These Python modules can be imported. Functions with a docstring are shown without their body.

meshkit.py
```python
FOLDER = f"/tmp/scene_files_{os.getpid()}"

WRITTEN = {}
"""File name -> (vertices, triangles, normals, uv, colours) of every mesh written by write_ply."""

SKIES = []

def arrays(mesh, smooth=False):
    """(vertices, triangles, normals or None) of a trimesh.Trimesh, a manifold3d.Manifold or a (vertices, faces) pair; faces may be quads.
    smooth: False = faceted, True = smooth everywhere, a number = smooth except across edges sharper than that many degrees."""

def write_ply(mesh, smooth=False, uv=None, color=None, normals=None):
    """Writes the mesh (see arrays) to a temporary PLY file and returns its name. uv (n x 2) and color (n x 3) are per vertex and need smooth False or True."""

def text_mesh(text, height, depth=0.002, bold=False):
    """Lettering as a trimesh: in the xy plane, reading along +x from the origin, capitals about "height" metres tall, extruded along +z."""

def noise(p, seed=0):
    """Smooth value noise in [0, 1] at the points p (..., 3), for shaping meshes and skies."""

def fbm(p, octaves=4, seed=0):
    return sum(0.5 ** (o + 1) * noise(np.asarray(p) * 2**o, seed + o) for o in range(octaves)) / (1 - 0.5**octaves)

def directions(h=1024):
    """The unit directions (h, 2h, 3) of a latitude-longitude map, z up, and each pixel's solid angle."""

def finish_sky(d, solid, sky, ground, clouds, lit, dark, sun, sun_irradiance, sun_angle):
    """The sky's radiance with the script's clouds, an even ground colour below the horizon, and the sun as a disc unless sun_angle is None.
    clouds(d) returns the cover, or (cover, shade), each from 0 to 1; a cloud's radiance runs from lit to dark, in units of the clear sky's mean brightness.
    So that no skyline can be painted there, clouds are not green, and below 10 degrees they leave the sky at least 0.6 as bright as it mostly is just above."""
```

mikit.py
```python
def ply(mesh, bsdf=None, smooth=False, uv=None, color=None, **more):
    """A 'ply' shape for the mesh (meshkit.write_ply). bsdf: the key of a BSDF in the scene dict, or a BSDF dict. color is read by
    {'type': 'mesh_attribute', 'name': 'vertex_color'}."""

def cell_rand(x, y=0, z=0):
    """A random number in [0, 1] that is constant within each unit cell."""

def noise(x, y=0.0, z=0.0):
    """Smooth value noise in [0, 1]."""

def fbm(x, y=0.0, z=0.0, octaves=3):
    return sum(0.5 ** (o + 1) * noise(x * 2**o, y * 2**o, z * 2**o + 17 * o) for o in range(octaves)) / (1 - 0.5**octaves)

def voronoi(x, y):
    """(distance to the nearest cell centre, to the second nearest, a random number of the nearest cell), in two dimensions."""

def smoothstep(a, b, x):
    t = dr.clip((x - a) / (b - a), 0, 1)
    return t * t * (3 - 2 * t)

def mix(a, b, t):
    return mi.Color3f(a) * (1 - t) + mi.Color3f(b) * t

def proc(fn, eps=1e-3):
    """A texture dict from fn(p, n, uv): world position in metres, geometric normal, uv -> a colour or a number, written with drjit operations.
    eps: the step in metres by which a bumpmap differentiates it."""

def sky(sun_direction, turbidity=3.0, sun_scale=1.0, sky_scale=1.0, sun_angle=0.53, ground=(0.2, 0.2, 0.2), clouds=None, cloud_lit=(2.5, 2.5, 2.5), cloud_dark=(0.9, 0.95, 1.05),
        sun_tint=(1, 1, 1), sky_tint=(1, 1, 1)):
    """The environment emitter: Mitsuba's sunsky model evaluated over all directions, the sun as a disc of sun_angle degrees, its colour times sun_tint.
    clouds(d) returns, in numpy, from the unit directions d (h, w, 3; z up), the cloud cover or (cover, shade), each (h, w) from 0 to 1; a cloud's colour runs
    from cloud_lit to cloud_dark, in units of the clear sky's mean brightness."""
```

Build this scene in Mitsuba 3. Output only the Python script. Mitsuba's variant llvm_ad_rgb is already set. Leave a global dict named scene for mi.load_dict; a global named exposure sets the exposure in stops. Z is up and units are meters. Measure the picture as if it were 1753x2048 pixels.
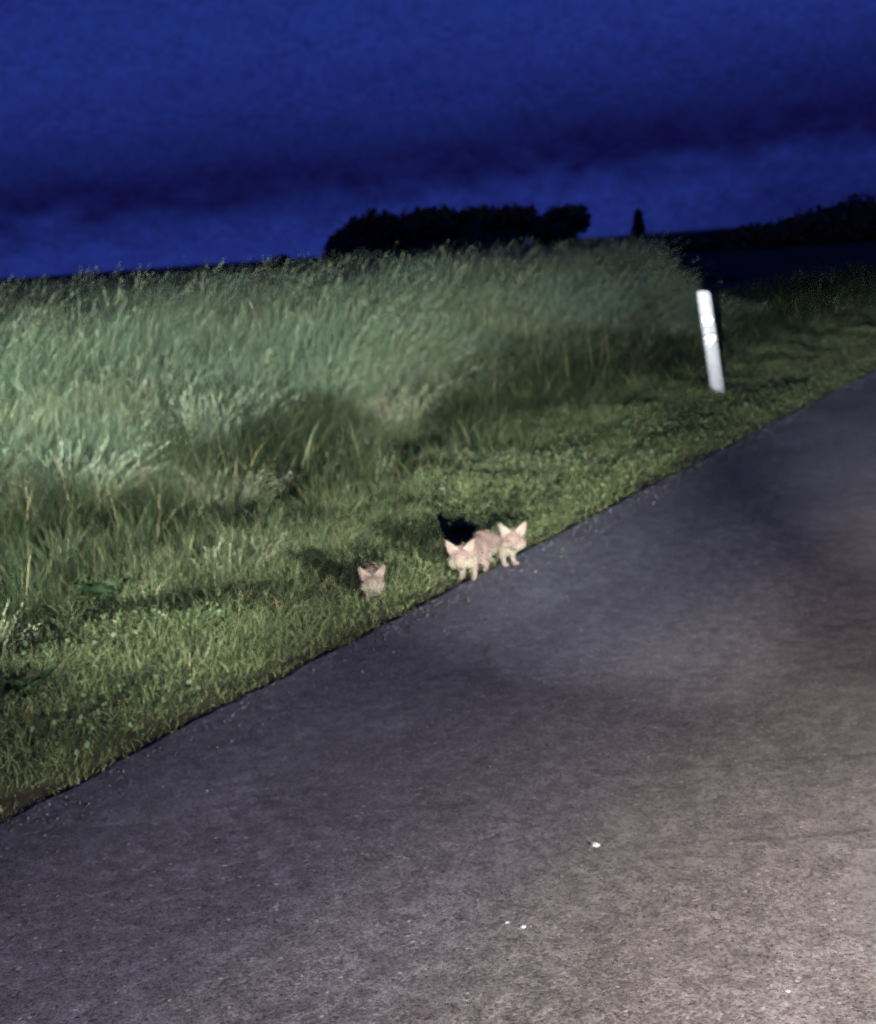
import math
import numpy as np
import trimesh
import drjit as dr
import mitsuba as mi
import mikit, meshkit
from mikit import noise, fbm, voronoi, smoothstep, mix, proc

T = mi.ScalarTransform4f
scene, labels = {}, {}
rng = np.random.default_rng(7)

# ------------------------------------------------------------------ camera
CAM = np.array([0.0, 0.0, 1.4])
YAW, PITCH, ROLL = (math.radians(a) for a in (-27.6, -9.95, 4.0))
FWD = np.array([math.sin(YAW) * math.cos(PITCH), math.cos(YAW) * math.cos(PITCH), math.sin(PITCH)])
R0 = np.cross(FWD, [0, 0, 1.0]); R0 /= np.linalg.norm(R0)
UP = np.cross(R0, FWD) * math.cos(ROLL) + R0 * math.sin(ROLL)
RIGHT = np.array([math.cos(YAW), -math.sin(YAW), 0.0])      # level direction to the right of the view
scene['camera'] = {'type': 'thinlens', 'aperture_radius': .0034, 'focus_distance': 2.1, 'fov': 2 * math.degrees(math.atan(876.5 / 3000)), 'fov_axis': 'x', 'near_clip': 0.05, 'far_clip': 9000.0,
                   'to_world': T().look_at(origin=CAM.tolist(), target=(CAM + FWD).tolist(), up=UP.tolist())}

# ------------------------------------------------------------------ night sky: last blue light in the north-west under a bank of dark cloud
GLOW = math.radians(-36)


def night_clouds(d):
    e = np.degrees(np.arcsin(np.clip(d[..., 2], -1, 1)))
    az = np.arctan2(d[..., 0], d[..., 1])
    off = np.degrees(np.abs((az - GLOW + np.pi) % (2 * np.pi) - np.pi))
    side = np.degrees((az - YAW + np.pi) % (2 * np.pi) - np.pi)
    big = meshkit.fbm(d * np.array([9, 9, 26.0]), 4, 3) - 0.5
    mid = meshkit.fbm(d * np.array([60, 60, 90.0]), 3, 5) - 0.5
    fine = meshkit.fbm(d * 300.0, 2, 8) - 0.5
    ee = e + 1.6 * big + 0.9 * mid - 0.035 * np.clip(side, -30, 30)
    s = np.interp(ee, [0, 1.1, 1.9, 2.6, 3.4, 4.4, 5.6, 7.0, 8.6, 10.0, 13, 20, 34, 90], [.16, .20, .50, .86, .88, .62, .40, .18, .10, .14, .45, .82, .50, .40])
    s = s + 0.45 * smooth(7, 17, side) * smooth(7.5, 4.0, e) * (1 - s) + 0.25 * smooth(0, 14, side) * smooth(2.4, .5, e) * (1 - s)
    s = s + (0.86 - s) * smooth(25, 95, off) * smooth(34, 18, e)
    s = s + 0.34 * mid + 0.8 * fine * (1.1 - s)
    return np.ones_like(s), np.clip(s, 0, 1)


def smooth(a, b, x):
    t = np.clip((x - a) / (b - a), 0, 1)
    return t * t * (3 - 2 * t)


SKY_MEAN = 0.01757
scene['sky'] = mikit.sky([-0.6, 0.8, 0.05], turbidity=3, sun_scale=0.0, sky_scale=1.0, sky_tint=(0.25, 0.4, 1.6), ground=(0.05, 0.06, 0.05), clouds=night_clouds,
                         cloud_lit=tuple(np.array([0.0150, 0.0300, 0.21]) / SKY_MEAN), cloud_dark=tuple(np.array([0.0040, 0.0034, 0.043]) / SKY_MEAN))
exposure = 0.0

# ------------------------------------------------------------------ helpers


def put(key, mesh, bsdf, smooth=False, color=None, **more):
    scene[key] = mikit.ply(mesh, bsdf, smooth=smooth, color=color, **more)


def tag(key, label, category=None, group=None, kind=None):
    labels[key] = {k: v for k, v in (('label', label), ('category', category), ('group', group), ('kind', kind)) if v}


def lerp(a, b, t):
    return a + (b - a) * t


def rot_z(a):
    c, s = math.cos(a), math.sin(a)
    return np.array([[c, -s, 0], [s, c, 0], [0, 0, 1.0]])


def frame(z):
    z = np.asarray(z, float) / np.linalg.norm(z)
    x = np.cross([0, 0, 1.0] if abs(z[2]) < .95 else [1.0, 0, 0], z); x /= np.linalg.norm(x)
    return np.stack([x, np.cross(z, x), z], 1)


# ------------------------------------------------------------------ materials
def vcol(rough=0.6, spec=0.25):
    return {'type': 'twosided', 'bsdf': {'type': 'principled', 'base_color': {'type': 'mesh_attribute', 'name': 'vertex_color'}, 'roughness': rough, 'specular': spec}}


scene['blade_material'] = {'type': 'principledthin', 'base_color': {'type': 'mesh_attribute', 'name': 'vertex_color'}, 'roughness': .55, 'diff_trans': .5, 'eta': 1.35}
scene['fur_material'] = vcol(0.75, 0.2)
scene['stone_material'] = {'type': 'principled', 'base_color': {'type': 'rgb', 'value': [0.27, 0.265, 0.25]}, 'roughness': 0.6}


def asphalt_color(p, n, uv):
    x, y = p.x, p.y
    v1, v2, c1 = voronoi(x * 95, y * 95)
    w1, w2, c2 = voronoi(x * 260, y * 260)
    base = 0.72 + 0.62 * (c1 - 0.5) * smoothstep(0.75, 0.25, v1) + 0.55 * (c2 - 0.5)
    base = base * (0.72 + 0.56 * fbm(x * 26, y * 26, 0.0, 3)) * (0.66 + 0.68 * fbm(x * 2.1, y * 1.2, 3.0, 3)) * (0.78 + 0.44 * noise(x * 34, y * 34, 5.0))
    pale = smoothstep(0.985, 0.999, c1) * smoothstep(0.55, 0.3, v1)
    # lighter, warmer lane against a darker, bluish edge strip
    warm_lane = smoothstep(-1.95, -0.95, x + 0.5 * (fbm(x * 0.9, y * 0.5, 7.0, 3) - 0.5)) 
    col = mix((0.094, 0.090, 0.118), (0.130, 0.115, 0.110), warm_lane) * base
    # two fine transverse cracks
    for k, (yc, x0, slope) in enumerate(((3.72, -1.45, 0.55), (3.16, -1.25, 0.50))):
        line = y - (yc + slope * (x + 1.0) + 0.05 * (noise(x * 9, k * 5.0) - 0.5) + 0.016 * (noise(x * 60, k * 9.0) - 0.5))
        amt = smoothstep(0.022, 0.002, dr.abs(line)) * smoothstep(x0, x0 + 0.35, x) * (0.25 + 0.75 * noise(x * 14, 3.0 + k))
        col = col * (1 - 0.5 * amt)
    return mix(col, (0.28, 0.27, 0.255), 0.6 * pale)


def asphalt_height(p, n, uv):
    v1, v2, c1 = voronoi(p.x * 95, p.y * 95)
    return 0.0035 * smoothstep(0.7, 0.1, v1) * (0.4 + c1) + 0.002 * fbm(p.x * 30, p.y * 30, 0.0, 3)


scene['asphalt_material'] = {'type': 'bumpmap', 'scale': 0.3, 'arbitrary': proc(asphalt_height, eps=0.0012),
                             'bsdf': {'type': 'principled', 'base_color': proc(asphalt_color), 'roughness': 0.85, 'specular': 0.25}}


def soil_color(p, n, uv):
    x, y = p.x, p.y
    f = fbm(x * 5, y * 5, 0.0, 4)
    g = mix((0.10, 0.12, 0.06), (0.16, 0.185, 0.095), f)
    g = mix(g, (0.055, 0.048, 0.036), smoothstep(-2.98, -2.86, x + 0.1 * (noise(x * 8, y * 8) - 0.5)))
    far = smoothstep(8.6, 9.6, -x + 1.2 * (f - 0.5)) * smoothstep(25, 28, y + 2.6 * dr.minimum(x + 7.5, 0))
    far = dr.maximum(far, smoothstep(60, 90, y))
    return mix(g, mix((0.065, 0.058, 0.055), (0.10, 0.088, 0.08), fbm(x * 0.4, y * 0.4, 2.0, 4)), far)


scene['soil_material'] = {'type': 'twosided', 'bsdf': {'type': 'diffuse', 'reflectance': proc(soil_color)}}

# ------------------------------------------------------------------ the ground
EDGE = -2.80


def height(x, y):
    """Verge, shallow ditch, bank up to the meadow, low field behind; the road lies on z = 0."""
    x, y = np.broadcast_arrays(np.asarray(x, float), np.asarray(y, float))
    wob = (meshkit.fbm(np.stack([x * .45, y * .33, 0 * x], -1), 3, 11) - .5)
    u = -x + EDGE
    u = u + 0.9 * wob * smooth(.3, 2.2, u)             # metres away from the road's edge
    z = np.interp(u, [-99, 0, .08, 1.4, 2.0, 2.5, 3.1, 3.9, 7.0, 12, 30, 99, 4000], [-.02, -.012, -.01, -.03, -.09, -.10, -.02, .10, .56, .66, .5, -1.0, -3.0])
    low = np.interp(u, [-99, 0, .08, 1.4, 2.4, 5.5, 6.6, 9, 30, 4000], [-.02, -.015, -.01, -.05, -.10, -.08, -.35, -.9, -1.6, -6.0])
    z = z + .12 * smooth(3.6, 6, u) * smooth(8, 18, y) - .23 * smooth(3.6, 6, u) * smooth(13, 5, y)
    t = smooth(22.2, 24.2, y + 1.6 * wob + 2.6 * np.minimum(x + 7.5, 0))
    z = lerp(z, low, t)
    d = smooth(0.05, 1.2, u)
    z = z + d * (0.16 * (meshkit.fbm(np.stack([x * 1.1, y * 1.1, 0 * x], -1), 3, 5) - .5) + .09 * (meshkit.noise(np.stack([x * 4, y * 4, 0 * x], -1), 6) - .5))
    far = smooth(60, 400, np.hypot(x, y))
    return lerp(z, -2.5 + 1.2 * (meshkit.noise(np.stack([x * .004, y * .004, 0 * x], -1), 9) - .5), far)


def geo(a, b, n):
    return np.sign(a) * np.geomspace(abs(a), abs(b), n)


gx = np.concatenate([geo(-4000, -22, 26)[:-1], np.arange(-22, -3.4, .13), np.arange(-3.4, -2.4, .05), np.arange(-2.4, 6, .6), geo(6, 4000, 24)])
gy = np.concatenate([geo(-4000, -8, 22)[:-1], np.arange(-8, 2, .5), np.arange(2, 40, .16), geo(40, 5000, 46)])
X, Y = np.meshgrid(gx, gy, indexing='ij')
Z = height(X, Y)
road_under = smooth(-2.9, -2.6, X) * (1 - smooth(5.2, 5.6, X))
Z = lerp(Z, np.where(np.hypot(X, Y) > 60, np.minimum(Z, -.06), -.06), road_under)
n0, n1 = X.shape
ii = np.arange(n0 * n1).reshape(n0, n1)
quads = np.stack([ii[:-1, :-1], ii[1:, :-1], ii[1:, 1:], ii[:-1, 1:]], -1).reshape(-1, 4)
put('ground', (np.stack([X, Y, Z], -1).reshape(-1, 3), quads), 'soil_material', smooth=True)
tag('ground', 'dark soil under the grass verge, bank and field', kind='structure')

# the road: a strip with a slightly ragged, broken edge that drops to the verge
ry = np.concatenate([np.arange(-12, 2, .5), np.arange(2, 24, .04), np.arange(24, 60, .4), np.geomspace(60, 420, 24)])
jag = 0.03 * (meshkit.fbm(np.stack([ry * 2.2, 0 * ry, 0 * ry], -1), 3, 2) - .5) + .022 * (meshkit.noise(np.stack([ry * 14, 0 * ry, 0 * ry], -1), 4) - .5)
cols = [(-2.86, -.05, 1), (-2.83, -.012, 1), (-2.79, 0, 1), (-2.4, .004, .3), (-1.2, .012, 0), (1.4, .03, 0), (5.0, 0, 0), (5.06, -.06, 0)]
rv = np.stack([np.stack([c + w * jag, ry, np.full_like(ry, z)], -1) for c, z, w in cols])
ii = np.arange(len(cols) * len(ry)).reshape(len(cols), len(ry))
put('road', (rv.reshape(-1, 3), np.stack([ii[:-1, :-1], ii[1:, :-1], ii[1:, 1:], ii[:-1, 1:]], -1).reshape(-1, 4)), 'asphalt_material', smooth=True)
tag('road', 'grey asphalt country road without markings', kind='structure')

# pale stones lying on the asphalt
for k, (x, y, s, lab) in enumerate(((-1.25, 3.06, .011, 'small white stone alone on the asphalt, below the pair of fox cubs'),
                                    (-1.24, 2.62, .008, 'small pale stone low on the asphalt, second nearest to the bottom edge'),
                                    (-0.67, 2.53, .009, 'pale stone on the asphalt nearest to the bottom right corner'),
                                    (-1.28, 2.63, .006, 'tiny greyish stone just left of the low pale stone'),
                                    (-0.72, 3.62, .008, 'dull pale stone between the two fine cracks at the right edge'))):
    m = trimesh.creation.icosphere(2, 1.0)
    v = m.vertices * (1 + .5 * (meshkit.noise(m.vertices * 1.7 + 9 * k, k) - .5))[:, None] * [s, .8 * s, .6 * s]
    key = 'pebble' + (f'_{k:03d}' if k else '')
    put(key, (v @ rot_z(k * 1.3).T + [x, y, .008 + .5 * s], m.faces), 'stone_material', smooth=True)
    tag(key, lab, 'stone', 'pale stones on the road')

# ------------------------------------------------------------------ grass


def inview(x, y, left=33, right=22):
    az = np.degrees(np.arctan2(x, y)) - math.degrees(YAW)
    return (az > -left) & (az < right) & (y > 1.0)


def scatter(x0, x1, y0, y1, density):
    n = int((x1 - x0) * (y1 - y0) * density)
    x, y = rng.uniform(x0, x1, n), rng.uniform(y0, y1, n)
    k = inview(x, y)
    return x[k], y[k]


def blades(x, y, h, w, lean, col, levels=3, z=None, tipcol=None, droop=1.0):
    """Tapered, bent blades: returns vertices, faces, colours. lean: n x 2 metres of sideways travel at the tip."""
    n = len(x)
    z = height(x, y) if z is None else z
    a = rng.uniform(0, np.pi, n)
    side = np.stack([np.cos(a), np.sin(a), 0 * a], -1)
    base = np.stack([x, y, z - .015], -1)
    vs, cs = [], []
    tipcol = col if tipcol is None else tipcol
    for i in range(levels + 1):
        t = i / levels
        c = base.copy()
        c[:, :2] += lean * t ** 1.8
        ll = np.minimum(np.hypot(lean[:, 0], lean[:, 1]) / h, 1.2)
        c[:, 2] += h * (t - droop * .32 * ll * t ** 3)
        hw = (.5 * w * (1 - .25 * t - .45 * t * t))[:, None] * side
        cc = lerp(col, tipcol, t)
        if i < levels:
            vs += [c - hw, c + hw]; cs += [cc, cc]
        else:
            vs.append(c); cs.append(cc)
    k = len(vs)
    V = np.stack(vs, 1).reshape(-1, 3); C = np.stack(cs, 1).reshape(-1, 3)
    f = []
    for i in range(levels - 1):
        q = 2 * i
        f += [[q, q + 1, q + 3], [q, q + 3, q + 2]]
    f.append([2 * levels - 2, 2 * levels - 1, 2 * levels])
    Fc = (np.array(f)[None] + (np.arange(n) * k)[:, None, None]).reshape(-1, 3)
    return V, Fc, C


def join(parts):
    V, Fc, C, o = [], [], [], 0
    for v, f, c in parts:
        V.append(v); Fc.append(f + o); C.append(c); o += len(v)
    return np.vstack(V), np.vstack(Fc), np.vstack(C)


def nz(x, y, s, seed, octv=3):
    return meshkit.fbm(np.stack([x * s, y * s, 0 * x], -1), octv, seed)


def tint(n, base, var):
    g = rng.normal(0, 1, (n, 1)) * var
    return np.clip(np.asarray(base) * np.exp(g) * np.exp(rng.normal(0, var * .35, (n, 3))), .004, .75)


WIND = RIGHT[:2] * 0.8 + np.array([.25, -.1])

# grit and crumbs washed to the road's edge
n = 1500
y = 2 + 18 * rng.random(n) ** 1.5
x = EDGE + .03 + np.abs(rng.normal(0, .10, n)) * (.4 + 1.2 * meshkit.noise(np.stack([y * 1.5, 0 * y, 0 * y], -1), 70))
r = rng.uniform(.0012, .0048, n) * (1 + .06 * y)
o = np.array([[1, 0, 0], [-.5, .8, .1], [-.5, -.8, 0], [.1, 0, .8], [0, .1, -.7]])
vv = (np.stack([x, y, .004 + r * .3], -1)[:, None] + r[:, None, None] * (o[None] + rng.normal(0, .25, (n, 5, 3)))).reshape(-1, 3)
ff = (np.array([[0, 1, 3], [1, 2, 3], [2, 0, 3], [1, 0, 4], [2, 1, 4], [0, 2, 4]])[None] + (np.arange(n) * 5)[:, None, None]).reshape(-1, 3)
put('grit', (vv, ff), 'fur_material', color=np.repeat(tint(n, (.062, .060, .062), .35), 5, 0))
tag('grit', 'fine grit and crumbled asphalt along the road edge', 'gravel', kind='stuff')

# 1. the mown verge
parts = []
for (y0, y1, dens, wmul) in ((1.0, 7.5, 5200, 1.5), (7.5, 14, 2900, 2.0), (14, 24, 1400, 2.8), (24, 44, 480, 4.4)):
    x, y = scatter(-9.5 if y0 > 13 else -6.9, EDGE + .08, y0, y1, dens)
    u = EDGE - x
    keep = (rng.random(len(x)) < smooth(-.10, -.03, u + .08 * (nz(x, y, 3, 31) - .5)) * .95 + .02) & (rng.random(len(x)) < smooth(.16, .42, nz(x, y, 1.6, 40) + smooth(.5, .1, u)))
    keep &= (u < 3.6 + .8 * (nz(x, y, .7, 32) - .5)) | (y > 25)
    x, y, u = x[keep], y[keep], u[keep]
    n = len(x)
    patch, tuft, clot = nz(x, y, .8, 33), nz(x, y, 4.2, 34), nz(x, y, 10, 35, 2)
    h = (.030 + .035 * smooth(0, .35, u) + .10 * smooth(.4, 2.2, u) * patch + .12 * smooth(1.2, 2.4, u) * smooth(.45, .75, tuft)) * rng.uniform(.45, 1.35, n) * (.35 + 1.0 * clot + .5 * tuft)
    lean = rng.normal(0, .65, (n, 2)) * h[:, None] + WIND * (.15 * h)[:, None] + .035 * (np.stack([nz(x, y, 9, 37, 2), nz(x, y, 9, 38, 2)], -1) - .5)
    col = lerp(np.array([.160, .202, .102]), np.array([.145, .194, .110]), smooth(.5, 2.2, u + 1.2 * (patch - .5))[:, None])
    col = lerp(col, np.array([.188, .226, .105]), (smooth(.45, 0, u) * .6)[:, None])
    tall_dark = smooth(1.3, 2.1, u) * smooth(.44, .56, nz(x, y, 1.1, 41)) * 1.0           # much darker, taller blades in patches along the hollow
    col = lerp(col, np.array([.036, .056, .032]), (.92 * tall_dark)[:, None])
    h = h * (1 + .7 * tall_dark)
    col = col * (.62 + .76 * nz(x, y, 5.5, 39))[:, None] * tint(n, (1, 1, 1), .20)
    dry = rng.random(n) < .05 + .10 * smooth(.5, .75, nz(x, y, 1.1, 36))
    col[dry] = tint(dry.sum(), (.24, .235, .135), .25)
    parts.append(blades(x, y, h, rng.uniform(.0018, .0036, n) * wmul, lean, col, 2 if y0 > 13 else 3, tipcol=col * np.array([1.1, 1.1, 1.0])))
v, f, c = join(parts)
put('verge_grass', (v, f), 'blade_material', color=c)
herb = []
for (y0, y1, dens, size) in ((1.6, 7.5, 650, .75), (7.5, 14, 600, 1.1)):           # clover and other small round leaves between the blades
    x, y = scatter(-6.9, EDGE - .02, y0, y1, dens)
    k = rng.random(len(x)) < smooth(.40, .66, nz(x, y, 2.6, 61))
    x, y = x[k], y[k]; n = len(x)
    zz = height(x, y) + rng.uniform(.015, .075, n) * (.4 + 1.2 * nz(x, y, 4.2, 34))
    nrm = rng.normal(0, .55, (n, 3)) + [.1, -.25, .8]; nrm /= np.linalg.norm(nrm, axis=1, keepdims=True)
    e1 = np.cross(nrm, rng.normal(0, 1, (n, 3))); e1 /= np.linalg.norm(e1, axis=1, keepdims=True); e2 = np.cross(nrm, e1)
    c0 = np.stack([x, y, zz], -1); r = (rng.uniform(.006, .015, n) * size)[:, None]
    vv = np.stack([c0 - e1 * r, c0 - e1 * r * .2 - e2 * r * .75 - nrm * r * .2, c0 + e1 * r - e2 * r * .3, c0 + e1 * r * .9 + e2 * r * .35, c0 - e1 * r * .25 + e2 * r * .75 - nrm * r * .2], 1).reshape(-1, 3)
    ff = (np.array([[0, 1, 2], [0, 2, 3], [0, 3, 4]])[None] + (np.arange(n) * 5)[:, None, None]).reshape(-1, 3)
    herb.append((vv, ff, np.repeat(tint(n, (.088, .128, .066), .22) * (.7 + .6 * nz(x, y, 1.3, 62))[:, None], 5, 0)))
v, f, c = join(herb)
put('verge_herbs', (v, f), 'blade_material', color=c)
tag('verge_herbs', 'low round leaved herbs mixed into the roadside verge', 'ground cover', kind='stuff')
tag('verge_grass', 'short olive green grass of the mown roadside verge', 'grass', kind='stuff')

# 2. the tall meadow on the bank
parts = []
for (y0, y1, x0, dens, wmul) in ((2.5, 9, -13.5, 1500, 1.0), (9, 15, -16, 1050, 1.3), (15, 36, -17, 560, 2.0)):
    x, y = scatter(x0, -5.4, y0, y1, dens)
    u = EDGE - x
    wob = nz(x, y, .7, 32) - .5
    ragged = nz(x, y, 2.3, 52)
    keep = (u > 3.25 + .9 * wob + .9 * (ragged - .5)) & (y + .9 * wob + 2.6 * np.minimum(x + 7.5, 0) < 23.2) & (rng.random(len(x)) < .25 + .75 * smooth(.25, .5, ragged))
    x, y, u = x[keep], y[keep], u[keep]
    n = len(x)
    clump, gust = nz(x, y, 1.8, 54), nz(x, y, .55, 55)
    h = (.26 + .30 * smooth(3.0, 5.4, u)) * rng.uniform(.55, 1.2, n) * (.62 + .7 * clump)
    lean = (WIND * (.05 + .8 * gust)[:, None] + rng.normal(0, .30, (n, 2)) + (np.array([.30, -.05]) * smooth(4.6, 3.3, u)[:, None])) * h[:, None]
    col = lerp(np.array([.245, .37, .235]), np.array([.265, .35, .20]), smooth(.45, .7, nz(x, y, .9, 56))[:, None]) * tint(n, (1, 1, 1), .18)
    dry = rng.random(n) < .06 + .10 * smooth(4.6, 3.5, u)
    col[dry] = tint(dry.sum(), (.33, .33, .23), .2)
    parts.append(blades(x, y, h, rng.uniform(.0034, .0062, n) * wmul, lean, col, 3 if y0 > 14 else 4, tipcol=col * np.array([1.12, 1.1, 1.12])))
    # flowering stalks with loose pale heads
    m = rng.random(n) < .05
    xs, ys = x[m] + rng.normal(0, .02, m.sum()), y[m] + rng.normal(0, .02, m.sum())
    hs = np.maximum(h[m], .26) * rng.uniform(.9, 1.2, m.sum())
    ls = lean[m] * 1.05 * (hs / h[m])[:, None]
    cs = tint(m.sum(), (.225, .285, .185), .15)
    parts.append(blades(xs, ys, hs, np.full(m.sum(), .0026 * wmul), ls, cs, 3, droop=.6))
    zt = height(xs, ys)
    for q in range(4):
        t0 = .74 + .06 * q
        bx, by = xs + ls[:, 0] * t0 ** 1.8, ys + ls[:, 1] * t0 ** 1.8
        bz = zt + hs * (t0 - .1 * t0 ** 3 * .6)
        parts.append(blades(bx, by, hs * .10, rng.uniform(.006, .010, len(hs)) * wmul, ls * .16 + rng.normal(0, .018, (len(hs), 2)), cs, 2, z=bz))
# flattened, bleached stalks in a messy band along the foot of the bank
x, y = scatter(-7.6, -5.2, 5.0, 13.5, 800)
u = EDGE - x
k = (np.abs(u - 3.55 - .9 * (nz(x, y, .5, 81) - .5)) < .25 + .9 * nz(x, y, .9, 82)) & (nz(x, y, 1.5, 83) > .40)
x, y = x[k], y[k]; n = len(x)
h = rng.uniform(.16, .42, n)
a = rng.uniform(0, 2 * np.pi, n)
ln = (np.stack([np.cos(a), np.sin(a)], -1) * .7 + WIND * .45) * h[:, None]
parts.append(blades(x, y, h * .8, rng.uniform(.003, .0055, n), ln, tint(n, (.40, .42, .30), .2), 4, droop=1.5))
v, f, c = join(parts)
put('meadow_grass', (v, f), 'blade_material', color=c)
tag('meadow_grass', 'tall pale green meadow grass leaning over the bank', 'grass', kind='stuff')


# single plants that stand out of the verge: pale stalk tufts and dark leafy weeds
def tuft(key, x, y, n, hgt, spread, base, label, lean=(.25, .1)):
    a, r = rng.uniform(0, 2 * np.pi, n), spread * np.sqrt(rng.random(n))
    px, py = x + r * np.cos(a), y + r * np.sin(a)
    h = hgt * rng.uniform(.5, 1.15, n)
    ln = (np.stack([np.cos(a), np.sin(a)], -1) * (r / spread)[:, None] * .45 + rng.normal(0, .24, (n, 2)) + np.array(lean)) * h[:, None]
    col = tint(n, base, .16)
    P = [blades(px, py, h, rng.uniform(.0028, .0046, n), ln, col, 4)]
    z0 = height(px, py)
    for q in range(4):
        t0 = .76 + .06 * q
        P.append(blades(px + ln[:, 0] * t0 ** 1.8, py + ln[:, 1] * t0 ** 1.8, h * .09, np.full(n, .006), ln * .15 + rng.normal(0, .015, (n, 2)), col * 1.1, 2, z=z0 + h * (t0 - .12 * t0 ** 3)))
    v, f, c = join(P)
    put(key, (v, f), 'blade_material', color=c)
    tag(key, label, 'grass tuft', 'pale grass tufts in the verge')


def weed(key, x, y, n, size, label):
    """A rosette of broad dark leaves on short stalks."""
    P = []
    for k in range(int(1.7 * n)):
        a, t = k * 2.4 + rng.uniform(-.3, .3), rng.uniform(.3, 1)
        L, w, rise = size * rng.uniform(.4, .95), size * rng.uniform(.09, .17), rng.uniform(.5, 1.25)
        s = np.linspace(0, 1, 7)
        ctr = np.stack([L * s * math.cos(rise * .9), 0 * s, L * (math.sin(rise) * s - .55 * s ** 2 * math.sin(rise))], -1)
        wid = w * np.sin(np.pi * np.clip(s, .03, 1) ** .8) ** .9 * (1 + .15 * np.sin(s * 19 + k)) + .002
        lft, rgt = ctr + np.stack([0 * s, wid, .25 * wid], -1), ctr + np.stack([0 * s, -wid, .25 * wid], -1)
        vv = np.stack([lft, ctr, rgt], 1).reshape(-1, 3) @ rot_z(a).T
        ff = []
        for i in range(6):
            for j in range(2):
                q = i * 3 + j
                ff += [[q, q + 1, q + 4], [q, q + 4, q + 3]]
        px, py = x + rng.normal(0, size * .2), y + rng.normal(0, size * .2)
        P.append((vv + [px, py, float(height(px, py)) + .01], np.array(ff), np.tile(tint(1, (.042, .072, .036), .3), (21, 1))))
    v, f, c = join(P)
    put(key, (v, f), 'blade_material', color=c)
    tag(key, label, 'weed', 'dark leafy weeds in the verge')


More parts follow.
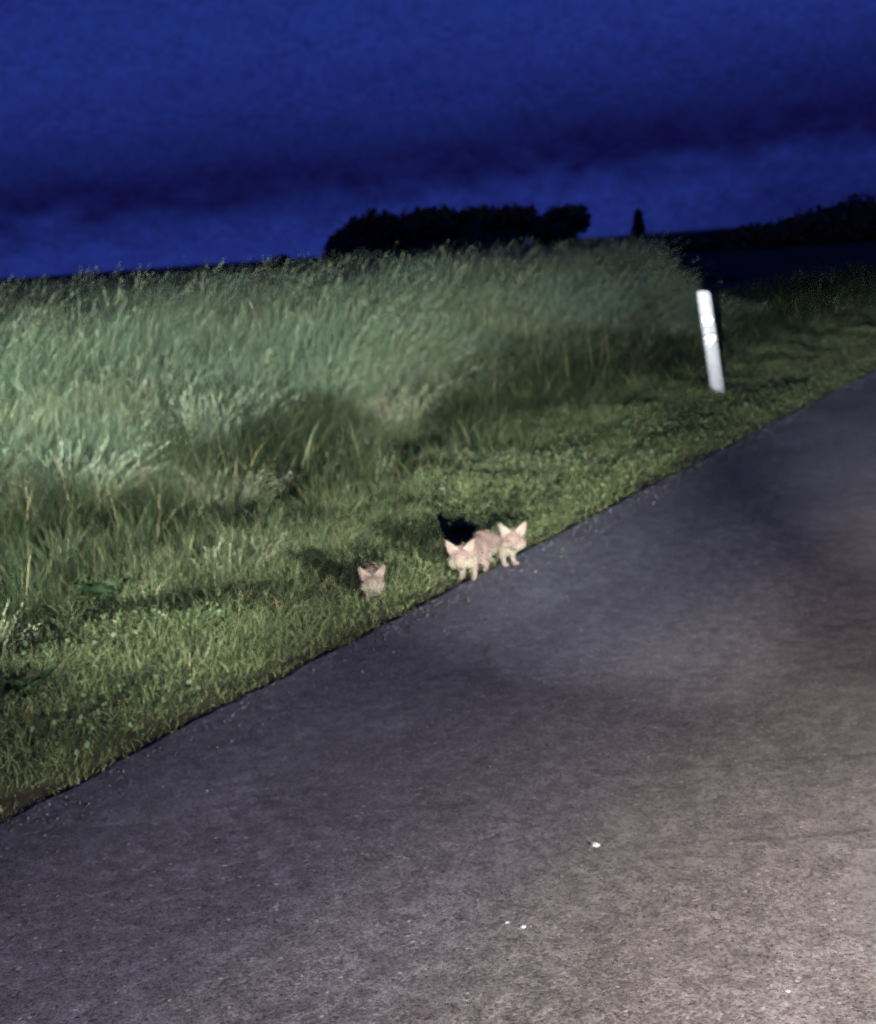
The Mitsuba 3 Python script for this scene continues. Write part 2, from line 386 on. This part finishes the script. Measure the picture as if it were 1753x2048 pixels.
for k, (x, y, n, h, s, lab) in enumerate((
        (-6.2, 8.6, 170, .50, .22, 'tall pale grass tuft at the foot of the bank, upright stalks left of centre'),
        (-6.0, 6.9, 150, .46, .20, 'pale grass tuft on the bank, the leftmost of the tall ones'),
        (-5.25, 7.35, 190, .24, .26, 'cream coloured low grass tuft where the bank meets the verge'),
        (-5.3, 8.6, 150, .26, .22, 'cream grass tuft at the bank foot, straight behind the lone fox cub'),
        (-5.9, 10.6, 170, .32, .24, 'yellowish grass tuft at the bank foot, above the pair of fox cubs'),
        (-4.15, 4.15, 30, .30, .06, 'few thin upright stalks in the verge near the left edge'),
        (-4.1, 5.75, 60, .15, .20, 'short pale stalks in the dark hollow left of the lone fox cub'))):
    tuft('grass_tuft' + (f'_{k:03d}' if k else ''), x, y, n, h, s, (.255, .325, .215) if h > .4 else (.275, .295, .19), lab)
for k, (x, y, n, s, lab) in enumerate((
        (-4.45, 5.15, 26, .24, 'large dark leafy weed in the hollow at the left side of the verge'),
        (-5.05, 5.35, 22, .24, 'dark leafy weed at the left edge of the photo, below the bank'),
        (-4.80, 7.05, 22, .22, 'dark leafy weed at the bank foot right of the low cream tuft'),
        (-4.75, 7.55, 18, .20, 'dark leafy weed at the bank foot, straight above the lone fox cub'),
        (-6.90, 7.65, 18, .24, 'brownish dark weed high on the bank near the left edge'),
        (-4.40, 5.80, 18, .18, 'dark weed halfway between the lone fox cub and the bank'),
        (-5.20, 8.70, 20, .20, 'dark leafy weed under the yellowish grass tuft'),
        (-3.34, 6.62, 18, .13, 'dark low weed added as the shadow behind the left fox cub of the pair'),  # dark leaves added to stand in for the shadow this cub casts
        (-3.12, 6.86, 16, .12, 'dark low weed added as the shadow behind the right fox cub of the pair'),  # likewise added: its dark colour is the right cub's cast shadow
        (-4.60, 14.2, 18, .26, 'dark leafy weed just left of the foot of the white post'),
        (-3.80, 8.80, 14, .13, 'low dark weed in the verge between the pair of cubs and the post'),
        (-3.60, 3.75, 14, .14, 'dark weed in the near verge at the lower left edge'),
        (-4.05, 4.70, 18, .18, 'dark weed in front of the large leafy one in the hollow'),
        (-4.60, 12.2, 18, .22, 'dark leafy weed in the middle of the verge left of the post'),
        (-4.90, 9.50, 16, .20, 'dark leafy weed at the bank foot, straight above the pair of cubs'))):
    weed('weed' + (f'_{k:03d}' if k else ''), x, y, n, s, lab)

# ------------------------------------------------------------------ the white roadside post with two round reflectors
scene['post_material'] = {'type': 'principled', 'base_color': {'type': 'rgb', 'value': [.29, .30, .335]}, 'roughness': .45, 'specular': .4}
scene['reflector_material'] = {'type': 'twosided', 'bsdf': {'type': 'roughconductor', 'material': 'Ag', 'alpha': .13}}
scene['rim_material'] = {'type': 'principled', 'base_color': {'type': 'rgb', 'value': [.10, .10, .11]}, 'roughness': .4}
POST = np.array([-3.73, 12.48, 0.0]); POST[2] = float(height(POST[0], POST[1])) - .10
pz = np.array([-RIGHT[0] * .11, -RIGHT[1] * .11, 1.0]); pz /= np.linalg.norm(pz)
py_ = np.array([POST[0], POST[1], 0]) - np.array([.4, 1.8, 0]); py_ -= pz * (py_ @ pz); py_ /= np.linalg.norm(py_)   # away from the traffic
PM = np.stack([np.cross(py_, pz), py_, pz], 1)


def on_post(v):
    return np.asarray(v) @ PM.T + POST


ring = []
for a in np.linspace(0, 2 * np.pi, 28, endpoint=False):          # rounded triangle: flat broad face to the traffic
    c, s = math.cos(a), math.sin(a)
    ring.append([.060 * np.sign(c) * abs(c) ** .75, (.030 if s < 0 else .075) * np.sign(s) * abs(s) ** (.6 if s < 0 else 1)])
ring = np.array(ring)
lv = [(0, 1), (.5, 1), (.93, 1), (.965, .99), (.985, .93), (.998, .80), (1.004, .5)]
pv = []
for zz, sc in lv:
    r = ring * sc
    top = .05 * smooth(.9, 1.0, zz)
    pv.append(np.column_stack([r, np.full(len(r), zz) - top * (r[:, 1] * 6 + r[:, 0] * 4)]))
N = len(ring)
pf = [[i * N + j, i * N + (j + 1) % N, (i + 1) * N + (j + 1) % N, (i + 1) * N + j] for i in range(len(lv) - 1) for j in range(N)]
pv = np.vstack(pv)
tri = trimesh.Trimesh(pv, np.vstack([[q[:3], [q[0], q[2], q[3]]] for q in pf] + [[[len(pv) - N, len(pv) - N + j, len(pv) - N + j + 1]] for j in range(1, N - 1)]), process=False)
put('roadside_post__body', (on_post(tri.vertices), tri.faces), 'post_material', smooth=35)
tag('roadside_post', 'white plastic roadside marker post with two blazing round reflectors, leaning left', 'post')
REFL = .053


def corner_cubes(radius, s=.0115):
    """A disc of cube-corner facets, as in a real reflector: light goes back to where it came from."""
    V, Fc = [], []
    hgt, d = s * math.sqrt(3) / 2, s / math.sqrt(6)
    n = int(radius / s) + 3
    for j in range(-n - 2, n + 3):
        for i in range(-2 * n, 2 * n):
            for flip in (0, 1):
                x0, z0 = i * s + (j % 2) * s / 2, j * hgt
                p = [[x0, z0], [x0 + s, z0], [x0 + s / 2, z0 + hgt]] if not flip else [[x0 + s, z0], [x0 + 1.5 * s, z0 + hgt], [x0 + s / 2, z0 + hgt]]
                p = np.array(p); c = p.mean(0)
                if np.hypot(*c) > radius - s * .3:
                    continue
                b = len(V)
                V += [[q[0], 0, q[1]] for q in p] + [[c[0], d, c[1]]]
                Fc += [[b, b + 1, b + 3], [b + 1, b + 2, b + 3], [b + 2, b, b + 3]]
    return np.array(V), np.array(Fc)


for k, zz in enumerate((.755, .59)):
    key = 'roadside_post__reflector' + (f'_{k:03d}' if k else '')
    v, f = corner_cubes(REFL)
    put(key, (on_post(v + [0, -.039, zz]), f), 'reflector_material')
    t = trimesh.creation.annulus(REFL, REFL + .005, .012)
    t.apply_transform(trimesh.transformations.rotation_matrix(np.pi / 2, [1, 0, 0]))
    put(key + '__rim', (on_post(t.vertices + [0, -.034, zz]), t.faces), 'rim_material')
labels['roadside_post__reflector'] = {'label': 'upper round reflector, glowing white'}
labels['roadside_post__reflector_001'] = {'label': 'lower round reflector, glowing white'}


# ------------------------------------------------------------------ fox cubs
def surface_nets(D, origin, step):
    """Naive surface nets of the sampled distance D < 0 inside."""
    ins = D < 0
    nx, ny, nzz = D.shape
    acc, cnt = np.zeros((nx - 1, ny - 1, nzz - 1, 3)), np.zeros((nx - 1, ny - 1, nzz - 1))
    corner = [(a, b, c) for a in (0, 1) for b in (0, 1) for c in (0, 1)]
    sl = lambda o: tuple(slice(k, s - 1 + k) for k, s in zip(o, (nx, ny, nzz)))
    for a in corner:
        for ax in range(3):
            if a[ax]:
                continue
            b = list(a); b[ax] = 1
            da, db = D[sl(a)], D[sl(b)]
            cross = (da < 0) != (db < 0)
            t = np.where(cross, da / np.where(cross, da - db, 1), 0)
            p = np.zeros(da.shape + (3,)); p[...] = a
            p[..., ax] += t
            acc += p * cross[..., None]; cnt += cross
    act = cnt > 0
    idx = -np.ones(act.shape, int); idx[act] = np.arange(act.sum())
    cells = np.argwhere(act)
    V = origin + step * (cells + acc[act] / cnt[act][:, None])
    Fq = []
    for ax in range(3):
        o = [slice(1, -1)] * 3; o[ax] = slice(0, -1)
        o2 = [slice(1, -1)] * 3; o2[ax] = slice(1, None)
        a, b = ins[tuple(o)], ins[tuple(o2)]
        u, w = (ax + 1) % 3, (ax + 2) % 3
        for sgn in (True, False):
            where = np.argwhere((a == sgn) & (b != sgn))
            base = where + 1; base[:, ax] -= 1
            q = []
            for du, dw in ((0, 0), (-1, 0), (-1, -1), (0, -1)):
                c = base.copy(); c[:, u] += du; c[:, w] += dw
                q.append(idx[c[:, 0], c[:, 1], c[:, 2]])
            q = np.stack(q, 1)
            Fq.append(q if sgn else q[:, ::-1])
    Fq = np.vstack(Fq)
    Fq = Fq[(Fq >= 0).all(1)]
    return V, Fq


def round_cone(P, a, b, ra, rb):
    a, b = np.asarray(a, float), np.asarray(b, float)
    ab = b - a
    t = np.clip(((P - a) @ ab) / max(ab @ ab, 1e-12), 0, 1)
    return np.linalg.norm(P - a - t[..., None] * ab, axis=-1) - lerp(ra, rb, t)


def smin(a, b, k):
    h = np.clip(.5 + .5 * (b - a) / k, 0, 1)
    return b * (1 - h) + a * h - k * h * (1 - h)


def fox_cub(key, at, heading, head_at, head_yaw, head_pitch, label, S=.80, HS=1.0, sink=0.0, stride=(0, 0, 0, 0), front_w=.030, sit=0.0, tone=0.78):
    """Local frame: x forward, y left, z up, the front paws about x = .07. head_at in local metres."""
    s = S
    hd = np.array(head_at, float)
    HR = rot_z(head_yaw) @ np.array([[math.cos(head_pitch), 0, math.sin(head_pitch)], [0, 1, 0], [-math.sin(head_pitch), 0, math.cos(head_pitch)]])
    H = lambda x, y, z: hd + HR @ (np.array([x, y, z]) * HS)
    L = lambda x, y, z: np.array([x, y, z]) * s
    rump = L(-.115, 0, .125 - sit)
    prim = [(L(.055, 0, .125), L(.0, 0, .118), .050 * s, .047 * s, .02), (L(.0, 0, .118), rump, .047 * s, .050 * s, .02),
            (L(.07, 0, .145), hd, .042 * s, .036 * HS, .02), (L(.075, 0, .11), L(.05, 0, .10), .040 * s, .04 * s, .02)]
    legs = []
    for i, sd in enumerate((1, -1)):
        fx = stride[i]
        legs += [(L(.055, sd * .026, .115), L(.045 + .3 * fx, sd * .032, .072), .027 * s, .017 * s, .012), (L(.045 + .3 * fx, sd * .032, .072), L(.06 + .8 * fx, sd * front_w, .028), .017 * s, .0125 * s, .006),
                 (L(.06 + .8 * fx, sd * front_w, .028), L(.066 + fx, sd * front_w, .011), .0125 * s, .0125 * s, .005), (L(.066 + fx, sd * front_w, .010), L(.083 + fx, sd * front_w, .008), .0125 * s, .0095 * s, .004)]
        hx = stride[2 + i]
        legs += [(rump + L(.01, sd * .028, -.005), L(-.075 + .3 * hx, sd * .040, .068 - sit * .3), .038 * s, .022 * s, .014), (L(-.075 + .3 * hx, sd * .040, .068 - sit * .3), L(-.128 + .7 * hx, sd * .036, .045), .021 * s, .0125 * s, .008),
                 (L(-.128 + .7 * hx, sd * .036, .045), L(-.118 + hx, sd * .036, .011), .0125 * s, .0125 * s, .005), (L(-.118 + hx, sd * .036, .010), L(-.096 + hx, sd * .036, .008), .0125 * s, .0095 * s, .004)]
    tail = [(rump + L(-.03, 0, .01), rump + L(-.085, .01, -.03), .014 * s, .022 * s, .012), (rump + L(-.085, .01, -.03), rump + L(-.15, .02, -.075), .022 * s, .009 * s, .012)]
    head = [(H(-.008, 0, .004), H(.008, 0, 0), .041 * HS, .040 * HS, .012), (H(.015, .022, -.014), H(.012, .030, -.013), .024 * HS, .022 * HS, .012), (H(.015, -.022, -.014), H(.012, -.030, -.013), .024 * HS, .022 * HS, .012),
            (H(.028, 0, -.010), H(.064, 0, -.021), .024 * HS, .0115 * HS, .012)]
    ears = []
    for sd in (1, -1):
        tip = H(-.006, sd * .055, .069)
        for q in (0, .34, .67, 1.0):
            ears.append((H(.004, sd * (.014 + .028 * q), .036 - .012 * q), tip, .0100 * HS, .0062 * HS, .006))
    lo, step = np.array([-.30, -.10, -.02]), .0042
    dims = (np.array([.50, .20, .27]) / step).astype(int)
    G = lo + step * np.stack(np.meshgrid(*[np.arange(d) for d in dims], indexing='ij'), -1)
    D = np.full(G.shape[:3], 9.0)
    for (a, b, ra, rb, k) in prim + legs + tail + head + ears:
        D = smin(round_cone(G, a, b, ra, rb), D, max(k * s, 1e-4))
    V, Fq = surface_nets(D, lo, step)
    tri = np.vstack([Fq[:, [0, 1, 2]], Fq[:, [0, 2, 3]]])
    tm = trimesh.Trimesh(V, tri, process=False)
    if tm.volume < 0:
        tri = tri[:, ::-1]; tm = trimesh.Trimesh(V, tri, process=False)
    trimesh.smoothing.filter_taubin(tm, iterations=4)
    V, Nn = np.array(tm.vertices), np.array(tm.vertex_normals)
    near = lambda prims: np.min([round_cone(V, a, b, ra, rb) for a, b, ra, rb, _ in prims], 0)
    # coat: sandy back, cream ears, cheeks, chin, chest and belly, greyer lower legs, pale tail tip
    sand, cream, leg, dark = np.array([.156, .110, .095]), np.array([.25, .23, .172]), np.array([.174, .132, .118]), np.array([.09, .065, .05])
    col = np.tile(sand, (len(V), 1))
    ms = lambda w, c: lerp(col, c, np.clip(w, 0, 1)[:, None])
    col = ms(smooth(.02, -.75, Nn[:, 2]) * .8, cream)
    col = ms(smooth(.05, .085, V[:, 0] / s) * smooth(.15, .10, V[:, 2] / s) * .75, cream)
    dl = np.linalg.norm(V - (hd + HR @ (np.array([.03, 0, -.028]) * HS)), axis=1)
    col = ms(smooth(.040 * HS, .022 * HS, dl) * .75, cream)
    col = ms(smooth(.004, -.001, near(legs)) * smooth(.07 * s, .03 * s, V[:, 2]) * .8, leg)
    fr = (V - hd) @ HR
    e = smooth(.002, -.002, near(ears)) * smooth(.034 * HS, .044 * HS, fr[:, 2])
    col = ms(e, np.where(((Nn @ HR)[:, 0] > -.1)[:, None], cream * 1.12, sand * .55))
    col = ms(smooth(.11, .15, np.linalg.norm((V - rump) / s, axis=1) * (V[:, 0] < rump[0])) * .7, cream)
    col = tone * col * (.84 + .32 * meshkit.fbm(V * 140, 3, 3))[:, None]
    R = rot_z(heading)
    M = lambda p: (np.asarray(p) - [.072 * s, 0, sink]) @ R.T + np.array(at)
    put(key + '__body', (M(V), tri), 'fur_material', smooth=True, color=col)
    # short fur
    n = 7000
    pts, fi = trimesh.sample.sample_surface(tm, n, seed=5)
    fn = tm.face_normals[fi]
    cc = col[tri[fi, 0]]
    flow = np.array([-1.0, 0, -.35]) + rng.normal(0, .35, (n, 3))
    flow -= fn * (flow * fn).sum(1, keepdims=True)
    isear = (near(ears) < .003)[tri[fi, 0]]; low = pts[:, 2] < .05 * s; ishead = np.linalg.norm(pts - hd, axis=1) < .05 * HS
    ln = np.where(isear, .0055, np.where(low, .005, np.where(ishead, .007, .0125))) * rng.uniform(.6, 1.3, n)
    d = fn * .55 + flow * .7; d /= np.linalg.norm(d, axis=1, keepdims=True)
    sd = np.cross(d, rng.normal(0, 1, (n, 3))); sd /= np.linalg.norm(sd, axis=1, keepdims=True)
    w = .0011
    fv = np.stack([pts - fn * .001 - sd * w, pts - fn * .001 + sd * w, pts + d * ln[:, None]], 1).reshape(-1, 3)
    fc = np.repeat(cc * np.exp(rng.normal(0, .13, (n, 1))), 3, 0)
    put(key + '__fur', (M(fv), np.arange(3 * n).reshape(-1, 3)), 'fur_material', color=np.clip(fc, 0, .8))
    labels[key + '__fur'] = {'kind': 'stuff'}
    for k, sdn in enumerate((1, -1)):
        b = trimesh.creation.icosphere(2, .0078 * HS)
        put(key + '__eye' + ('_001' if k else ''), (M(b.vertices + H(.0335, sdn * .0205, .008)), b.faces), 'eye_material', smooth=True)
    b = trimesh.creation.icosphere(2, .0082 * HS)
    put(key + '__nose', (M((b.vertices * [.8, 1.1, .8]) @ HR.T + H(.0745, 0, -.019)), b.faces), 'nose_material', smooth=True)
    tag(key, label, 'fox cub', 'fox cubs at the road edge')


scene['eye_material'] = {'type': 'principled', 'base_color': {'type': 'rgb', 'value': [.03, .02, .012]}, 'roughness': .15, 'specular': .6}
scene['nose_material'] = {'type': 'principled', 'base_color': {'type': 'rgb', 'value': [.025, .02, .02]}, 'roughness': .4}
fox_cub('fox_cub', (-2.812, 5.615, 0.0), math.radians(-82), (.100, -.012, .104), math.radians(16), math.radians(14),
        'sandy fox cub stepping onto the asphalt head low, left of the pair', S=.82, HS=1.02, stride=(.012, -.006, -.01, .012), front_w=.036)
fox_cub('fox_cub_001', (-2.735, 5.89, 0.0), math.radians(-15), (.092, -.012, .122), math.radians(-48), math.radians(8),
        'sandy fox cub with cream chest and head up, right of the pair at asphalt edge', S=.82, HS=1.0, stride=(.010, -.012, .012, -.01))
fox_cub('fox_cub_002', (-3.065, 5.235, float(height(-3.065, 5.235))), math.radians(-58), (.100, 0, .088), math.radians(0), math.radians(10),
        'pale fox cub alone in the verge grass, only its head and ears showing', S=.74, HS=.90, sink=.0, tone=.80)

# ------------------------------------------------------------------ far trees, black against the sky
scene['bark_material'] = {'type': 'diffuse', 'reflectance': {'type': 'rgb', 'value': [.05, .04, .035]}}
scene['leaf_material'] = {'type': 'twosided', 'bsdf': {'type': 'diffuse', 'reflectance': {'type': 'mesh_attribute', 'name': 'vertex_color'}}}


def leaf_cloud(centers, radii, n, size):
    """Leaf clumps through the volume of several lobes, denser towards their skin, as small crossed faces."""
    which = rng.choice(len(centers), n, p=np.prod(radii, 1) ** .67 / (np.prod(radii, 1) ** .67).sum())
    d = rng.normal(0, 1, (n, 3)); d /= np.linalg.norm(d, axis=1, keepdims=True)
    r = rng.random(n) ** .40
    p = centers[which] + d * r[:, None] * radii[which] * (.80 + .45 * meshkit.noise(d * 2.6 + which[:, None] * 7.0, 2))[:, None]
    a, b = rng.normal(0, 1, (n, 3)), rng.normal(0, 1, (n, 3))
    a /= np.linalg.norm(a, axis=1, keepdims=True); b = np.cross(a, b); b /= np.linalg.norm(b, axis=1, keepdims=True)
    sz = size * rng.uniform(.5, 1.3, (n, 1))
    v = np.stack([p - a * sz, p + b * sz * .55, p + a * sz, p - b * sz * .55], 1).reshape(-1, 3)
    return v, np.arange(4 * n).reshape(-1, 4), np.repeat(tint(n, (.12, .115, .09), .3), 4, 0)


def tree(key, px, py, hgt, rx, label, n=5200, slim=False):
    global rng
    rng = np.random.default_rng(int(abs(px) * 10))
    base = np.array([px, py, float(height(px, py)) - .2])
    pts = [base + [0, 0, hgt * t] + np.array([math.sin(3 * t + px), math.cos(2 * t + py), 0]) * .12 * t for t in (0, .25, .5, .8)]
    segs, rad = [], [.05, .038, .026, .01]
    for k in range(3):
        c = trimesh.creation.cylinder(1.0, 1.0, sections=9)
        v = c.vertices.copy(); t = v[:, 2] + .5
        rr = lerp(rad[k], rad[k + 1], t) * hgt * .55
        v = np.column_stack([v[:, 0] * rr, v[:, 1] * rr, 0 * t]) + pts[k] + np.outer(t, pts[k + 1] - pts[k])
        segs.append(trimesh.Trimesh(v, c.faces, process=False))
    for k in range(7):                                             # limbs
        a = k * 2.4
        s0 = lerp(pts[1], pts[3], k / 7)
        e = s0 + np.array([math.cos(a) * rx * .7, math.sin(a) * rx * .7, hgt * .16])
        c = trimesh.creation.cylinder(1.0, 1.0, sections=6)
        v = c.vertices.copy(); t = v[:, 2] + .5; rr = lerp(.011, .003, t) * hgt
        Fm = frame(e - s0)
        v = np.column_stack([v[:, 0] * rr, v[:, 1] * rr, 0 * t]) @ Fm.T + s0 + np.outer(t, e - s0)
        segs.append(trimesh.Trimesh(v, c.faces, process=False))
    put(key + '__trunk', trimesh.util.concatenate(segs), 'bark_material', smooth=40)
    lobes = 5 if slim else 11
    cs, rs = [], []
    for k in range(lobes):
        if slim:
            cs.append(base + [0, 0, hgt * (.28 + .15 * k)]); rs.append([rx * (1 - .14 * k), rx * (1 - .14 * k), hgt * .16])
        else:
            a, q = k * 2.4, (k + .5) / lobes
            rr = rx * .70 * math.sqrt(q)
            zz = hgt * (.20 + .52 * ((k * .618) % 1) * (1 - .35 * q))
            cs.append(base + [rr * math.cos(a), rr * math.sin(a), zz])
            rs.append([rx * rng.uniform(.34, .5), rx * rng.uniform(.34, .5), hgt * rng.uniform(.17, .25)])
    v, f, c = leaf_cloud(np.array(cs), np.array(rs), n, .055 * hgt if not slim else .04 * hgt)
    f3 = np.vstack([f[:, [0, 1, 2]], f[:, [0, 2, 3]]])
    put(key + '__crown', (v, f3), 'leaf_material', color=c)
    tag(key, label, 'tree')


def far(px, dist):
    a = YAW + math.atan((px - 876.5) / 3000)
    return dist * math.sin(a), dist * math.cos(a)


for k, (px, dist, hgt, rx, lab, slim) in enumerate((
        (768, 166, 8.8, 4.6, 'leftmost dark bushy tree of the clump on the skyline', False),
        (850, 172, 9.1, 5.4, 'second dark tree from the left in the clump on the skyline', False),
        (945, 175, 8.9, 5.6, 'broad dark tree in the middle of the clump on the skyline', False),
        (1030, 170, 8.1, 4.6, 'dark round-topped tree right of the middle of the skyline clump', False),
        (1152, 166, 7.5, 3.4, 'small round dark tree at the right end of the skyline clump', False),
        (1310, 320, 8.8, 2.0, 'slender faint tree standing alone right of the clump on the skyline', True),
        (596, 330, 6.2, 2.4, 'small faint bushy tree alone left of the clump on the skyline', False))):
    x, y = far(px, dist)
    tree('tree' + (f'_{k:03d}' if k else ''), x, y, hgt, rx, lab, slim=slim, n=2600 if slim else 5200)

# the far-off dark wood at the right, one mass
P = []
for k in range(90):
    px = 1400 + 900 * (k / 90) + rng.uniform(-6, 6)
    dist = rng.uniform(230, 270)
    x, y = far(px, dist)
    h = lerp(2.6, 6.6, smooth(1420, 1800, px)) * rng.uniform(.75, 1.15)
    z0 = float(height(x, y))
    c = np.array([[x, y, z0 + h * .45], [x + 1.5, y, z0 + h * .6], [x - 1.5, y + 1, z0 + h * .3]])
    v, f, cc = leaf_cloud(c, np.array([[3.6, 3.6, h * .45]] * 3) * rng.uniform(.7, 1.1, (3, 1)), 520, .55)
    P.append((v, np.vstack([f[:, [0, 1, 2]], f[:, [0, 2, 3]]]), cc))
v, f, c = join(P)
put('distant_wood', (v, f), 'leaf_material', color=c)
tag('distant_wood', 'far dark wood along the skyline at the right', 'wood', kind='stuff')

# ------------------------------------------------------------------ the car whose dipped headlights light the scene (just outside the frame, right of the camera)
scene['paint_material'] = {'type': 'principled', 'base_color': {'type': 'rgb', 'value': [.03, .035, .045]}, 'roughness': .3, 'clearcoat': 1.0, 'clearcoat_gloss': .9}
scene['tyre_material'] = {'type': 'principled', 'base_color': {'type': 'rgb', 'value': [.02, .02, .02]}, 'roughness': .8}
scene['metal_material'] = {'type': 'roughconductor', 'material': 'Al', 'alpha': .25}
scene['window_material'] = {'type': 'principled', 'base_color': {'type': 'rgb', 'value': [.012, .014, .018]}, 'roughness': .08, 'specular': .6}
scene['lens_material'] = {'type': 'principled', 'base_color': {'type': 'rgb', 'value': [.75, .77, .8]}, 'roughness': .12, 'specular': .6}
CA = math.radians(-36)
CF, CR = np.array([math.sin(CA), math.cos(CA), 0]), np.array([math.cos(CA), -math.sin(CA), 0])
LAMP = np.array([-.36, .94, .68])                                   # left lamp
C0 = LAMP + CR * .62 - CF * .02; C0[2] = .02                        # middle of the bumper, on the road


def on_car(v):
    v = np.asarray(v, float)
    return v[:, :1] * CR + v[:, 1:2] * CF + v[:, 2:] * [0, 0, 1] + C0


def car_hull(sections):
    """Loft of rounded cross sections: (y, half width, bottom, top)."""
    a = np.linspace(0, 2 * np.pi, 32, endpoint=False)
    V = []
    for y, w, b, t in sections:
        c, s = np.cos(a), np.sin(a)
        V.append(np.column_stack([w * np.sign(c) * np.abs(c) ** .35, np.full(32, y), (b + t) / 2 + (t - b) / 2 * np.sign(s) * np.abs(s) ** .4]))
    n = len(V); V = np.vstack(V)
    f = [[i * 32 + j, (i + 1) * 32 + j, (i + 1) * 32 + (j + 1) % 32, i * 32 + (j + 1) % 32] for i in range(n - 1) for j in range(32)]
    tri = [q for r in f for q in (r[:3], [r[0], r[2], r[3]])] + [[0, j, j + 1] for j in range(1, 31)] + [[(n - 1) * 32, (n - 1) * 32 + j + 1, (n - 1) * 32 + j] for j in range(1, 31)]
    return V, np.array(tri)


v, f = car_hull([(-.05, .70, .24, .66), (-.16, .80, .20, .78), (-.6, .84, .19, .86), (-1.2, .85, .19, .93), (-2.4, .86, .19, .96), (-3.5, .85, .22, .98), (-3.95, .82, .26, .96), (-4.1, .74, .32, .85)])
put('car__body', (on_car(v), f), 'paint_material', smooth=40)
v, f = car_hull([(-1.15, .66, .90, .95), (-1.75, .68, .9, 1.36), (-2.1, .66, .9, 1.44), (-3.1, .66, .9, 1.44), (-3.6, .66, .9, 1.30), (-3.95, .66, .9, .97)])
put('car__cabin', (on_car(v), f), 'window_material', smooth=40)
for k, (x, y) in enumerate(((-.76, -.85), (.76, -.85), (-.76, -3.35), (.76, -3.35))):
    t = trimesh.creation.torus(.245, .075, 28, 14); t.apply_transform(trimesh.transformations.rotation_matrix(np.pi / 2, [0, 1, 0]))
    num = f'_{k:03d}' if k else ''
    put('car__wheel' + num + '__tyre', (on_car(t.vertices * [1.15, 1, 1] + [x, y, .315]), t.faces), 'tyre_material', smooth=40)
    t = trimesh.creation.cylinder(.2, .11, sections=24); t.apply_transform(trimesh.transformations.rotation_matrix(np.pi / 2, [0, 1, 0]))
    put('car__wheel' + num + '__rim', (on_car(t.vertices + [x, y, .315]), t.faces), 'metal_material', smooth=30)
tag('car', 'dark hatchback standing on the road with its dipped headlights on', 'car')


def beam(key, origin, az, el, power, color, width, cutoff):
    a, e = math.radians(az), math.radians(el)
    d = np.array([math.sin(a) * math.cos(e), math.cos(a) * math.cos(e), math.sin(e)])
    scene[key] = {'type': 'spot', 'to_world': T().look_at(origin=origin.tolist(), target=(origin + d).tolist(), up=[0, 0, 1]),
                  'intensity': {'type': 'rgb', 'value': (power * np.array(color)).tolist()}, 'beam_width': width, 'cutoff_angle': cutoff}


for k, x in enumerate((-.62, .62)):
    m = trimesh.creation.icosphere(3, 1.0)
    key = 'car__headlight' + ('_001' if k else '')
    put(key, (on_car(m.vertices * [.13, .07, .075] + [x, -.09, .66]), m.faces), 'lens_material', smooth=True)
    o = on_car(np.array([[x, .02, .66]]))[0]
    n = '' if not k else '_001'
    beam('near_beam' + n, o, -26 if k else -56, 2, 122 if k else 36, (1, .93, .88), 4, 64 if k else 76)       # the spread close to the car
    if k:
        beam('far_beam' + n, o, -57, 8.5, 1700, (.97, 1.0, .94), 1, 18)
        beam('cross_beam', o, -38, 5.5, 850, (.97, 1.0, .94), 1, 18)
    else:
        beam('far_beam' + n, o, -42, 6.8, 520, (.97, 1.0, .94), 1, 18)
        beam('kerb_beam' + n, o, -7, 6.5, 2500, (.98, 1.0, .97), .5, 14.5)
        beam('verge_beam', o, -25, 5.5, 1250, (.97, 1.0, .95), 1.5, 14)
